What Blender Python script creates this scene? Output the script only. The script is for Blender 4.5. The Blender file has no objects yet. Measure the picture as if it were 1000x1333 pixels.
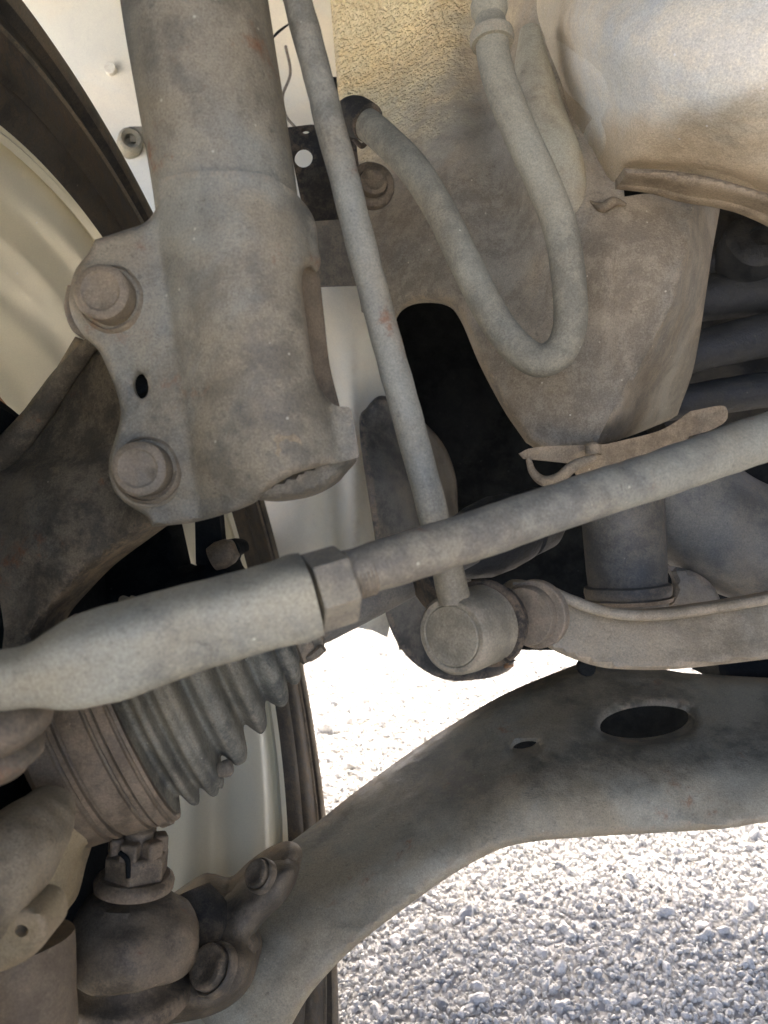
import bpy, bmesh, math, random
import numpy as np
from mathutils import Vector, noise, geometry
rad = math.radians
random.seed(7); np.random.seed(7)
SC = bpy.context.scene
COL = SC.collection

# ------------------------------------------------------------------ camera
PITCH = rad(15); CAMH = .48; FPX = 1000.0
CAM = np.array([0, 0, CAMH])
Fw = np.array([0, math.cos(PITCH), -math.sin(PITCH)])
Up = np.array([0, math.sin(PITCH), math.cos(PITCH)])
Rt = np.array([1., 0, 0])
cd = bpy.data.cameras.new('camera'); cam = bpy.data.objects.new('camera', cd); COL.objects.link(cam)
cam.location = CAM; cam.rotation_euler = (rad(90) - PITCH, 0, 0)
cd.sensor_fit = 'VERTICAL'; cd.sensor_height = 36; cd.lens = 36 * FPX / 1333
cd.clip_start = .01; cd.clip_end = 300
cd.dof.use_dof = True; cd.dof.focus_distance = .40; cd.dof.aperture_fstop = 15
SC.camera = cam
# ------------------------------------------------------------------ light
w = bpy.data.worlds.new('World'); SC.world = w; w.use_nodes = True
nt = w.node_tree; bg = nt.nodes['Background']
sky = nt.nodes.new('ShaderNodeTexSky'); sky.sky_type = 'NISHITA'; sky.sun_disc = False
SUN_EL, SUN_AZ = 48, 12      # azimuth from +Y towards +X
sky.sun_elevation = rad(SUN_EL); sky.sun_rotation = rad(SUN_AZ); sky.dust_density = 7; sky.air_density = .42; sky.ozone_density = .2
nt.links.new(sky.outputs[0], bg.inputs[0]); bg.inputs[1].default_value = .15
ld = bpy.data.lights.new('sun', 'SUN'); ld.energy = .5; ld.angle = rad(11); ld.color = (1, .95, .87)
lo = bpy.data.objects.new('sun', ld); COL.objects.link(lo)
e, a = rad(SUN_EL), rad(SUN_AZ)
sd = Vector((math.sin(a) * math.cos(e), math.cos(a) * math.cos(e), math.sin(e)))
lo.rotation_euler = sd.to_track_quat('Z', 'Y').to_euler(); lo.location = sd * 5
SC.view_settings.view_transform = 'Standard'; SC.view_settings.look = 'None'
SC.view_settings.gamma = 1; SC.view_settings.exposure = 3.55
SC.cycles.max_bounces = 8; SC.cycles.diffuse_bounces = 6

# ------------------------------------------------------------------ helpers
def P(px, py, d):
    return CAM + d * (Fw + Rt * ((px - 500) / FPX) - Up * ((py - 666.5) / FPX))
def fin(me, mat, smooth=35):
    if mat: me.materials.append(mat)
    me.polygons.foreach_set('use_smooth', [True] * len(me.polygons))
    me.update()
    if smooth < 180: me.set_sharp_from_angle(angle=rad(smooth))
def obj(name, vf, mat, parent=None, smooth=35, **tags):
    mask = vf[2] if len(vf) > 2 else None
    v, f = vf[:2]
    v = np.array(v, float)
    org = np.array(parent['_o']) if parent is not None else v.mean(0)
    base = org
    me = bpy.data.meshes.new(name); me.from_pydata((v - base).tolist(), [], [tuple(int(i) for i in q) for q in f])
    bm = bmesh.new(); bm.from_mesh(me); bmesh.ops.recalc_face_normals(bm, faces=bm.faces); bm.to_mesh(me); bm.free()
    fin(me, mat, smooth)
    if mask is not None:
        at = me.attributes.new('mask', 'FLOAT', 'POINT'); at.data.foreach_set('value', np.array(mask, np.float32))
    o = bpy.data.objects.new(name, me); COL.objects.link(o)
    o['_o'] = [float(x) for x in base]
    if parent is not None: o.parent = parent
    else: o.location = base
    for k, x in tags.items(): o[k] = x
    return o
def bevel(o, wd=.0006, seg=2, ang=30):
    m = o.modifiers.new('bevel', 'BEVEL'); m.width = wd; m.segments = seg; m.limit_method = 'ANGLE'; m.angle_limit = rad(ang)
    return o
def thing(name, label, cat, loc, group=None):
    o = bpy.data.objects.new(name, None); COL.objects.link(o); o.location = loc; o.empty_display_size = .02
    o['_o'] = [float(x) for x in loc]; o['label'] = label; o['category'] = cat
    if group: o['group'] = group
    return o
def cat_rom(pts, n=12, closed=False):
    p = [np.array(q, float) for q in pts]; m = len(p); out = []
    for i in range(m if closed else m - 1):
        g = (lambda k: p[k % m]) if closed else (lambda k: p[k] if 0 <= k < m else (2 * p[0] - p[1] if k < 0 else 2 * p[-1] - p[-2]))
        a, b, c, d = g(i - 1), g(i), g(i + 1), g(i + 2)
        for j in range(n):
            t = j / n
            out.append(.5 * ((2 * b) + (c - a) * t + (2 * a - 5 * b + 4 * c - d) * t * t + (3 * b - a - 3 * c + d) * t ** 3))
    if not closed: out.append(p[-1])
    return out
def tube(pts, radii, seg=28, sq=0, rot=0, n=10, oval=1, caps=True, smoothp=True, bump=None):
    """pts world points, radii per point; catmull-rom smoothed"""
    q = [np.append(np.array(p, float), r) for p, r in zip(pts, radii)]
    if smoothp: q = cat_rom(q, n)
    q = np.array(q); c = q[:, :3]; r = q[:, 3]
    T = np.gradient(c, axis=0); T /= np.linalg.norm(T, axis=1)[:, None] + 1e-12
    x = np.cross(T[0], Fw); x /= np.linalg.norm(x)
    V = []; F = []
    for i in range(len(c)):
        x = x - T[i] * (x @ T[i]); x /= np.linalg.norm(x); y = np.cross(T[i], x)
        for k in range(seg):
            a = 2 * math.pi * k / seg
            rr = r[i]
            if sq: rr = rr / (abs(math.cos(a + rot)) ** sq + abs(math.sin(a + rot)) ** sq) ** (1 / sq)
            pnt = c[i] + rr * (x * math.cos(a) + y * math.sin(a) * oval)
            if bump: pnt = c[i] + (pnt - c[i]) * (1 + bump * noise.noise(Vector(pnt * 110)) * .00022 / max(rr, .001))
            V.append(pnt)
    for i in range(len(c) - 1):
        for k in range(seg):
            k2 = (k + 1) % seg
            F.append((i * seg + k, i * seg + k2, (i + 1) * seg + k2, (i + 1) * seg + k))
    if caps:
        F.append(tuple(range(seg))[::-1]); F.append(tuple(range((len(c) - 1) * seg, len(c) * seg)))
    return V, F
def lathe(A, axis, prof, seg=48, wob=0, wscale=40, arc=None, cap=True):
    """prof list of (t along axis, r)"""
    A = np.array(A, float); z = np.array(axis, float); z /= np.linalg.norm(z)
    x = np.cross(z, Fw if abs(z @ Fw) < .95 else Up); x /= np.linalg.norm(x); y = np.cross(z, x)
    V = []; F = []
    a0, a1 = arc if arc else (0, 2 * math.pi)
    for t, r in prof:
        for k in range(seg):
            an = a0 + (a1 - a0) * k / (seg if not arc else seg - 1)
            d = x * math.cos(an) + y * math.sin(an)
            p = A + z * t + d * r
            if wob: p = p + d * wob * noise.noise(Vector(p * wscale)) + z * wob * noise.noise(Vector(p * wscale) + Vector((9, 3, 1)))
            V.append(p)
    kk = seg if not arc else seg - 1
    for i in range(len(prof) - 1):
        for k in range(kk):
            k2 = (k + 1) % seg
            F.append((i * seg + k, i * seg + k2, (i + 1) * seg + k2, (i + 1) * seg + k))
    if not arc and cap:
        if prof[0][1] > 1e-6: F.append(tuple(range(seg))[::-1])
        if prof[-1][1] > 1e-6: F.append(tuple(range((len(prof) - 1) * seg, len(prof) * seg)))
    return V, F
def lathe_px(A, B, prof, **k):
    """A,B = (px,py,d); prof (s px along the screen axis, r px)"""
    L = math.hypot(B[0] - A[0], B[1] - A[1]); a = P(*A); b = P(*B); ax = b - a; Lw = np.linalg.norm(ax)
    pr = []
    for s, r in prof:
        u = s / L; inv = (1 - u) / A[2] + u / B[2]; d = 1 / inv
        p = P(A[0] + (B[0] - A[0]) * u, A[1] + (B[1] - A[1]) * u, d)
        t = (p - a) @ ax / Lw
        pr.append((t, r * d / FPX))
    return lathe(a, ax, pr, **k)
def prism(c, axis, n, r, h, rot=0, chamfer=.12):
    z = np.array(axis, float); z /= np.linalg.norm(z)
    x = np.cross(z, Rt if abs(z @ Rt) < .9 else Up); x /= np.linalg.norm(x); y = np.cross(z, x); c = np.array(c, float)
    V = []; F = []
    for t, rr in ((0, r), (h * (1 - chamfer), r), (h, r * (1 - chamfer))):
        for k in range(n):
            a = rot + 2 * math.pi * k / n
            V.append(c + z * t + rr * (x * math.cos(a) + y * math.sin(a)))
    for i in range(2):
        for k in range(n): F.append((i * n + k, i * n + (k + 1) % n, (i + 1) * n + (k + 1) % n, (i + 1) * n + k))
    F.append(tuple(range(n))[::-1]); F.append(tuple(range(2 * n, 3 * n)))
    return V, F
def merge(*parts):
    V = []; F = []
    for v, f in parts:
        o = len(V); V += list(v); F += [tuple(i + o for i in q) for q in f]
    return V, F
def outline(pts, step=5):
    """points (x,y) smooth, (x,y,1) corner -> dense closed loop"""
    n = len(pts); cs = [i for i in range(n) if len(pts[i]) > 2]
    out = []
    if not cs: out = cat_rom([p[:2] for p in pts], 10, True)
    else:
        for a, b in zip(cs, cs[1:] + [cs[0] + n]):
            seg = [pts[i % n][:2] for i in range(a, b + 1)]
            out += cat_rom(seg, 10)[:-1]
    res = [out[0]]
    for q in out[1:]:
        if np.linalg.norm(q - res[-1]) >= step * .8: res.append(q)
    # fill long gaps
    fill = []
    for i, q in enumerate(res):
        r = res[(i + 1) % len(res)]; L = np.linalg.norm(r - q); m = max(1, int(L / (step * 1.6)))
        for j in range(m): fill.append(q + (r - q) * j / m)
    return fill
def ellipse(cx, cy, rx, ry, rot=0, n=28):
    c, s = math.cos(rad(rot)), math.sin(rad(rot))
    return [np.array([cx + rx * math.cos(t) * c - ry * math.sin(t) * s, cy + rx * math.cos(t) * s + ry * math.sin(t) * c])
            for t in [2 * math.pi * k / n for k in range(n)]]
def rbf(ctrl):
    c = np.array(ctrl, float); X = c[:, :2] / 100
    def K(a, b):
        r = np.linalg.norm(a[:, None] - b[None], axis=2); return r * r * np.log(r + 1e-9)
    n = len(X); A = np.zeros((n + 3, n + 3)); A[:n, :n] = K(X, X) + 1e-3 * np.eye(n)
    A[:n, n] = 1; A[:n, n + 1:] = X; A[n, :n] = 1; A[n + 1:, :n] = X.T
    sol = np.linalg.solve(A, np.append(c[:, 2], [0, 0, 0]))
    def f(q):
        q = np.array(q, float) / 100
        return K(q, X) @ sol[:n] + sol[n] + q @ sol[n + 1:]
    return f
def inside(q, loop):
    x, y = q[:, 0][:, None], q[:, 1][:, None]; L = np.array(loop); x0, y0 = L[:, 0], L[:, 1]; x1, y1 = np.roll(x0, -1), np.roll(y0, -1)
    c = ((y0 > y) != (y1 > y)) & (x < (x1 - x0) * (y - y0) / (y1 - y0 + 1e-12) + x0)
    return c.sum(1) % 2 == 1
def segdist(q, loops):
    best = np.full(len(q), 1e9)
    for loop in loops:
        A = np.array(loop); B = np.roll(A, -1, 0)
        for i0 in range(0, len(q), 4000):
            qq = q[i0:i0 + 4000]; AB = B - A
            t = (((qq[:, None] - A[None]) * AB[None]).sum(2) / ((AB ** 2).sum(1) + 1e-9)).clip(0, 1)
            d = np.linalg.norm(qq[:, None] - (A[None] + t[..., None] * AB[None]), axis=2).min(1)
            best[i0:i0 + 4000] = np.minimum(best[i0:i0 + 4000], d)
    return best
def panel(out, depth, thick, holes=(), roll=0, rolldepth=None, step=8, nz=0, nzs=30, osmooth=True, extra=None, rollmask=None, holeroll=None, mask=None):
    """a pressed or cast piece: outline and surface relief, real thickness behind it"""
    lo_ = outline(out, step * .8) if osmooth else out
    hl = [list(h) for h in holes]
    L = np.array(lo_); x0, y0 = L.min(0); x1, y1 = L.max(0)
    gx, gy = np.meshgrid(np.arange(x0 + step / 2, x1, step), np.arange(y0 + step / 2, y1, step))
    gx = gx + (np.arange(gx.shape[0]) % 2)[:, None] * step * .5
    g = np.stack([gx.ravel(), gy.ravel()], 1); g = g + np.random.uniform(-.1, .1, g.shape) * step
    keep = inside(g, lo_)
    for h in hl: keep &= ~inside(g, h)
    g = g[keep]; dd = segdist(g, [lo_] + hl); g = g[dd > step * .45]
    # extra rings near the rim for a crisp rounded edge
    loops = [lo_] + hl
    V2 = [tuple(map(float, p)) for lp in loops for p in lp]; E = []; o = 0
    for lp in loops:
        m = len(lp); E += [(o + i, o + (i + 1) % m) for i in range(m)]; o += m
    V2 += [tuple(map(float, p)) for p in g]
    vv, ee, ff, *_ = geometry.delaunay_2d_cdt([Vector(p) for p in V2], E, [], 0, 1e-4)
    q = np.array([(p.x, p.y) for p in vv]); tri = np.array([tuple(f) for f in ff if len(f) == 3])
    cen = q[tri].mean(1); k = inside(cen, lo_)
    for h in hl: k &= ~inside(cen, h)
    tri = tri[k]
    D = depth(q) if callable(depth) else np.full(len(q), float(depth))
    if extra is not None: D = D + extra(q)
    if roll:
        rd = rolldepth if rolldepth is not None else roll * D.mean() / FPX
        dist = segdist(q, [lo_]); u = (1 - dist / roll).clip(0, 1)
        m_ = rollmask(q) if rollmask else 1
        D = D + rd * (1 - np.sqrt(1 - np.minimum(u, .995) ** 2)) * m_
    if holeroll and hl:
        dist = segdist(q, hl); u = (1 - dist / holeroll[0]).clip(0, 1); D = D + holeroll[1] * u ** 2
    if nz:
        D = D + np.array([nz * (noise.fractal(Vector((a / FPX * nzs * .3, b / FPX * nzs * .3, 0)), 1, 2, 4)) for a, b in q])
    # directions
    ray = Fw[None] + Rt[None] * ((q[:, 0] - 500) / FPX)[:, None] - Up[None] * ((q[:, 1] - 666.5) / FPX)[:, None]
    front = CAM + ray * D[:, None]
    n = len(q); back = front + Fw * thick
    used = np.unique(tri); V = np.concatenate([front, back])
    F = [tuple(t) for t in tri] + [tuple(t[::-1] + n) for t in tri]
    cnt = {}
    for t in tri:
        for a, b in ((t[0], t[1]), (t[1], t[2]), (t[2], t[0])): cnt[(a, b)] = 1
    for (a, b) in list(cnt):
        if (b, a) not in cnt: F.append((b, a, a + n, b + n))
    mp = -np.ones(2 * n, int); u2 = np.concatenate([used, used + n]); mp[u2] = np.arange(len(u2))
    res = V[u2], [tuple(mp[i] for i in f) for f in F]
    if mask is not None:
        mk = mask(q); res = res + (np.concatenate([mk[used], mk[used]]),)
    return res
def box(c, s, ax=None):
    c = np.array(c, float); X, Y, Z = ax if ax is not None else (Rt, np.array([0, 1., 0]), np.array([0, 0, 1.]))
    V = [c + X * s[0] / 2 * i + Y * s[1] / 2 * j + Z * s[2] / 2 * k for i in (-1, 1) for j in (-1, 1) for k in (-1, 1)]
    return V, [(0, 1, 3, 2), (4, 6, 7, 5), (0, 4, 5, 1), (2, 3, 7, 6), (0, 2, 6, 4), (1, 5, 7, 3)]
def bolt(name, parent, c, axis, hr, hh, fr, fh, mat, label=None, wr=0, n=6, rot=0):
    """flanged bolt: domed flange, hexagonal (or round) head with chamfered top"""
    axis = np.array(axis, float) / np.linalg.norm(axis); c = np.array(c, float)
    fl = obj(name, lathe(c, axis, [(-.002, fr), (0, fr), (fh * .5, fr), (fh * .85, fr * .95), (fh, fr * .9), (fh, hr * 1.13), (fh * .55, hr * 1.08), (fh * .45, hr * .9)], seg=40, wob=.0003, wscale=200), mat, parent)
    if n < 12: hv = prism(c + axis * fh, axis, n, hr, hh, rot, .12)
    else: hv = lathe(c + axis * fh, axis, [(-fh * .5, hr * .97), (-.001, hr * .98), (hh * .6, hr), (hh * .85, hr * .97), (hh * .97, hr * .86), (hh, hr * .7), (hh * .93, hr * .62), (hh * .93, 0)], seg=40, wob=.0003, wscale=200)
    hd = obj('bolt_head', hv, mat, fl)
    if n < 12: bevel(hd, .0012, 3)
    return fl

# ------------------------------------------------------------------ materials
def srgb(*c): return tuple(((x / 255) / 12.92 if x / 255 < .04045 else ((x / 255 + .055) / 1.055) ** 2.4) for x in c) + (1,)
WARM = (1.0, .985, .825)
def warm(c): return tuple(x * k for x, k in zip(c, WARM))
def grime(name, base, dark, dust, rough=.66, metal=0, spec=.38, hue=.35, pits=.45, rvar=.13, peb=0, edge=.6, scale=1, rust=0, speck=.35, bump=1, dustamt=.5, streak=None, fine=.3, rustcol=(.22, .09, .035), coarse=0, stains=.5, alt=None, warmit=True):
    if sum(base) < 1.6: base, dark, dust = [tuple(.86 * x for x in c_) for c_ in (base, tuple(.84 * x for x in dark), dust)]
    if warmit: base, dark, dust = warm(base), warm(dark), warm(dust)
    if alt: alt = tuple(warm(c_) for c_ in alt[:3]) + (alt[3],)
    dark0 = dark
    m = bpy.data.materials.new(name); m.use_nodes = True; t = m.node_tree; N = t.nodes; L = t.links
    b = N['Principled BSDF']; tc = N.new('ShaderNodeTexCoord')
    mp = N.new('ShaderNodeMapping'); L.new(tc.outputs['Object'], mp.inputs[0])
    if streak: mp.inputs['Rotation'].default_value = streak[0]; mp.inputs['Scale'].default_value = streak[1]
    def nz(sc, det=6, r=.6, off=0, dist=0, src=None):
        n = N.new('ShaderNodeTexNoise'); n.inputs['Scale'].default_value = sc * scale; n.inputs['Detail'].default_value = det
        n.inputs['Roughness'].default_value = r; n.inputs['Distortion'].default_value = dist
        if off:
            a_ = N.new('ShaderNodeVectorMath'); a_.operation = 'ADD'; a_.inputs[1].default_value = (off, off * .7, -off); L.new((src or mp.outputs[0]), a_.inputs[0]); L.new(a_.outputs[0], n.inputs['Vector'])
        else: L.new(src or mp.outputs[0], n.inputs['Vector'])
        return n.outputs['Fac']
    def ramp(x, a_, b_):
        r = N.new('ShaderNodeMapRange'); r.interpolation_type = 'SMOOTHSTEP'; r.inputs[1].default_value = a_; r.inputs[2].default_value = b_; L.new(x, r.inputs[0]); return r.outputs[0]
    def mix(f, a_, b_, mode='MIX'):
        x = N.new('ShaderNodeMix'); x.data_type = 'RGBA'; x.blend_type = mode
        if isinstance(f, float): x.inputs[0].default_value = f
        else: L.new(f, x.inputs[0])
        for i, c in ((6, a_), (7, b_)):
            if isinstance(c, tuple): x.inputs[i].default_value = c if len(c) == 4 else c + (1,)
            else: L.new(c, x.inputs[i])
        return x.outputs[2]
    def mul(x, k):
        q = N.new('ShaderNodeMath'); q.operation = 'MULTIPLY'; q.inputs[1].default_value = k; L.new(x, q.inputs[0]); return q.outputs[0]
    def lerp(f, x, y):
        q = N.new('ShaderNodeMix'); q.data_type = 'FLOAT'; L.new(f, q.inputs[0])
        for i, c_ in ((2, x), (3, y)):
            if isinstance(c_, float): q.inputs[i].default_value = c_
            else: L.new(c_, q.inputs[i])
        return q.outputs[0]
    if alt:
        at = N.new('ShaderNodeAttribute'); at.attribute_name = 'mask'
        ns = nz(60, 8, .7, 31); a1 = N.new('ShaderNodeMath'); a1.operation = 'MULTIPLY_ADD'; a1.inputs[1].default_value = .9; a1.inputs[2].default_value = -.45; L.new(ns, a1.inputs[0])
        a2 = N.new('ShaderNodeMath'); L.new(at.outputs['Fac'], a2.inputs[0]); L.new(a1.outputs[0], a2.inputs[1])
        mk = ramp(a2.outputs[0], .15, .85)
        base, dark, dust_ = mix(mk, base, alt[0]), mix(mk, dark, alt[1]), mix(mk, dust, alt[2])
    else: dust_ = dust
    big = ramp(nz(14, 8, .62, 3.1, .4), .42, .58); mid = ramp(nz(85, 12, .78, 7.7), .43, .60); fin_ = nz(1100, 4, .8)
    c = mix(big, base, dark)
    c = mix(mul(mid, dustamt), c, dust_)
    st = ramp(nz(34, 14, .8, 13.3, .8), .55, .66)
    c = mix(mul(st, stains), c, tuple(x * .62 for x in dust[:3]) + (1,))
    hu = ramp(nz(9, 6, .6, 41, .6), .40, .60)
    tint = mix(hu, (1 + .16 * hue, 1 - .02 * hue, 1 - .22 * hue), (1 - .12 * hue, 1 - .03 * hue, 1 + .10 * hue))
    c = mix(1.0, c, tint, 'MULTIPLY')
    pt = ramp(nz(240, 8, .8, 51, .3), .57, .66)
    c = mix(mul(pt, pits), c, tuple(x * .5 for x in dark0[:3]) + (1,))
    ge = N.new('ShaderNodeNewGeometry'); ed = ramp(ge.outputs['Pointiness'], .515, .56)
    eq = N.new('ShaderNodeMath'); eq.operation = 'MULTIPLY'; L.new(ed, eq.inputs[0]); L.new(mid, eq.inputs[1])
    c = mix(mul(eq.outputs[0], edge), c, tuple(.5 * x + .5 * y for x, y in zip(dust[:3], (.30, .20, .12))) + (1,))
    if rust:
        r1 = ramp(nz(30, 9, .7, 21), .62 - .12 * rust, .74 - .1 * rust); c = mix(mul(r1, min(1, .75)), c, rustcol)
    g = N.new('ShaderNodeMapRange'); g.inputs[1].default_value = .3; g.inputs[2].default_value = .7; g.inputs[3].default_value = 1 - fine; g.inputs[4].default_value = 1 + fine; L.new(fin_, g.inputs[0])
    c = mix(1.0, c, g.outputs[0], 'MULTIPLY')
    if speck:
        v = N.new('ShaderNodeTexVoronoi'); v.inputs['Scale'].default_value = 150 * scale; L.new(mp.outputs[0], v.inputs['Vector'])
        a_ = ramp(v.outputs['Distance'], .11, .04)
        s_ = N.new('ShaderNodeSeparateColor'); L.new(v.outputs['Color'], s_.inputs[0]); k_ = N.new('ShaderNodeMath'); k_.operation = 'GREATER_THAN'; k_.inputs[1].default_value = 1 - .25 * speck; L.new(s_.outputs[0], k_.inputs[0])
        q = N.new('ShaderNodeMath'); q.operation = 'MULTIPLY'; L.new(a_, q.inputs[0]); L.new(k_.outputs[0], q.inputs[1])
        c = mix(mul(q.outputs[0], .6), c, tuple(min(.8, x * 1.9) for x in dust[:3]) + (1,))
    L.new(c, b.inputs['Base Color'])
    rr = N.new('ShaderNodeMapRange'); rr.inputs[3].default_value = max(.05, rough - rvar); rr.inputs[4].default_value = min(1, rough + rvar); L.new(mid, rr.inputs[0]); L.new(rr.outputs[0], b.inputs['Roughness'])
    b.inputs['Metallic'].default_value = metal; b.inputs['Specular IOR Level'].default_value = spec
    h = None
    for sc, wt in ((60, 1.0), (260, .6), (900, .35)) + (((130, coarse),) if coarse else ()):
        x = mul(nz(sc, 5, .65, sc * .01), wt)
        if h is None: h = x
        else:
            q = N.new('ShaderNodeMath'); L.new(h, q.inputs[0]); L.new(x, q.inputs[1]); h = q.outputs[0]
    if peb:
        x = mul(ramp(nz(330, 2, .5, 71), .42, .62), peb); q = N.new('ShaderNodeMath'); q.operation = 'MULTIPLY'; L.new(x, q.inputs[0]); L.new(mk, q.inputs[1]); q2 = N.new('ShaderNodeMath'); L.new(q.outputs[0], q2.inputs[0]); L.new(h, q2.inputs[1]); h = q2.outputs[0]
    bp = N.new('ShaderNodeBump'); bp.inputs['Strength'].default_value = .8; bp.inputs['Distance'].default_value = .0006 * bump; alt and L.new(lerp(mk, .0006 * bump, .0006 * alt[3]), bp.inputs['Distance']); L.new(h, bp.inputs['Height']); L.new(bp.outputs[0], b.inputs['Normal'])
    return m
M = {}
M['strut'] = grime('dusty_strut_steel', (.30, .275, .235), (.215, .20, .175), (.38, .355, .305), rust=.3, speck=.7, hue=.5, pits=.5, stains=.28)
M['bolt'] = grime('dusty_bolt_steel', (.24, .20, .16), (.17, .145, .12), (.33, .29, .24), rust=.3)
M['rod'] = grime('dusty_tie_rod', (.34, .31, .26), (.24, .22, .20), (.42, .39, .33), rust=.25, speck=.8)
M['rodend'] = grime('pale_dusty_forging', (.40, .38, .33), (.27, .26, .235), (.50, .47, .40), rust=.12, speck=.5)
M['link'] = grime('dusty_link_rod', (.33, .31, .27), (.25, .235, .205), (.40, .375, .33), rust=.25)
M['knuckle'] = grime('dark_cast_iron', (.19, .165, .135), (.105, .094, .08), (.26, .225, .18), rust=.3, bump=1.6, rough=.85, spec=.2)
M['apron'] = grime('dusty_underseal_with_cream', (.41, .355, .30), (.32, .275, .23), (.48, .425, .36), speck=1.3, bump=1.2, coarse=1.2, stains=.25, alt=((.80, .66, .42), (.68, .55, .35), (.84, .74, .54), 2.5), peb=2.2, rough=.85, spec=.2)
M['railp'] = grime('dusty_blue_grey_rail', (.68, .66, .65), (.58, .58, .60), (.70, .66, .60), pits=.1, speck=.5, bump=.6, coarse=.8, stains=.12, rough=.6, alt=((.50, .43, .35), (.42, .36, .29), (.56, .50, .42), 1.4))
M['rail'] = grime('dusty_underseal', (.34, .28, .22), (.24, .195, .155), (.40, .345, .28), speck=.9, bump=1.5, coarse=.5, stains=.6, rough=.85, spec=.2)
M['cream'] = grime('pebbled_cream_underseal', (.62, .54, .38), (.48, .41, .29), (.66, .60, .46), speck=.3, bump=4.5, coarse=2.2, stains=.25)
M['bluewhite'] = grime('dusty_blue_grey_paint', (.52, .54, .60), (.43, .46, .53), (.56, .53, .48), speck=.5, rough=.6, stains=.15)
M['liner'] = grime('pale_painted_liner', (.84, .82, .79), (.80, .78, .76), (.86, .84, .81), speck=.15, bump=.35, rough=.55, stains=.12, fine=.08, pits=.15, hue=.2)
M['deflector'] = grime('smoky_plastic', (.12, .12, .125), (.07, .073, .08), (.2, .195, .19), speck=.2, bump=.3, rough=.5)
M['arm'] = grime('dusty_black_arm_painted_shade', (.25, .225, .18), (.155, .14, .115), (.32, .29, .24), rust=.08, stains=.5, bump=1.3, alt=((.36, .32, .26), (.28, .25, .20), (.42, .38, .315), 1.0))  # second colour set carries the light painted on the lower face
M['boot'] = grime('dusty_rubber', (.24, .23, .205), (.13, .13, .125), (.36, .345, .31), bump=1, rough=.9, spec=.15)
M['cup'] = grime('dusty_brown_cup', (.23, .185, .145), (.18, .145, .115), (.30, .255, .21), bump=.8)
M['hose'] = grime('dusty_brake_hose', (.36, .335, .28), (.28, .265, .23), (.44, .41, .35), speck=.2, bump=.6, rough=.9, pits=.15, hue=.2)
M['stab'] = grime('dusty_flat_bar', (.36, .31, .25), (.29, .25, .20), (.42, .37, .31), speck=.7, rust=.1)
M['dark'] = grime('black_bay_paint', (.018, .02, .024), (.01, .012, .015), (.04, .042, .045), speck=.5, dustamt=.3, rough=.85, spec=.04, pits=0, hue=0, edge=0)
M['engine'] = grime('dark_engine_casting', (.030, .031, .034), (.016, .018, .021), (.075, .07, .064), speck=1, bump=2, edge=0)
M['mount'] = grime('dark_grey_mount', (.17, .16, .15), (.11, .108, .11), (.24, .22, .20), speck=.8)
M['rubber'] = grime('black_rubber', (.07, .065, .06), (.045, .043, .042), (.13, .115, .10), rough=.85, spec=.2)
M['ball'] = grime('oily_brown_casting', (.19, .155, .12), (.10, .084, .068), (.27, .225, .18), rust=.15, rough=.65, bump=1.3)
M['pale'] = grime('pale_dusty_casting', (.46, .42, .34), (.36, .31, .25), (.52, .48, .40), bump=.6)
M['armcast'] = grime('tan_dusty_casting', (.28, .24, .19), (.17, .142, .11), (.38, .34, .28), bump=1.5)
M['tan'] = grime('tan_dusty_metal', (.36, .30, .21), (.28, .225, .16), (.42, .36, .27))
M['tyre'] = grime('tyre_rubber', (.05, .045, .04), (.03, .028, .026), (.115, .094, .074), bump=.7, spec=.3, rough=.7)
M['tyredust'] = grime('brown_dusty_rubber', (.14, .12, .095), (.09, .08, .066), (.19, .165, .13), bump=.7)
M['rim'] = grime('champagne_alloy', (.76, .715, .61), (.75, .70, .60), (.77, .73, .63), speck=.1, rough=.3, metal=.25, spec=.5, bump=.12, stains=.03, rust=0, pits=.05, hue=.08, rvar=.02, fine=.06, edge=0)
M['rust'] = grime('rusty_stain', (.30, .15, .07), (.22, .11, .05), (.4, .25, .15))

# ================================================================== SETTING
# ---- gravel ground
def ground_mat():
    m = bpy.data.materials.new('gravel_bed'); m.use_nodes = True; t = m.node_tree; N = t.nodes; L = t.links; b = N['Principled BSDF']
    tc = N.new('ShaderNodeTexCoord'); v = N.new('ShaderNodeTexVoronoi'); v.inputs['Scale'].default_value = 120; L.new(tc.outputs['Object'], v.inputs['Vector'])
    r = N.new('ShaderNodeValToRGB'); r.color_ramp.elements[0].color = (.38, .37, .35, 1); r.color_ramp.elements[1].color = (.50, .49, .46, 1)
    s = N.new('ShaderNodeSeparateColor'); L.new(v.outputs['Color'], s.inputs[0]); L.new(s.outputs[0], r.inputs[0]); L.new(r.outputs[0], b.inputs['Base Color'])
    b.inputs['Roughness'].default_value = .95; bp = N.new('ShaderNodeBump'); bp.inputs['Distance'].default_value = .004; bp.invert = True; L.new(v.outputs['Distance'], bp.inputs['Height']); L.new(bp.outputs[0], b.inputs['Normal'])
    return m
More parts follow.
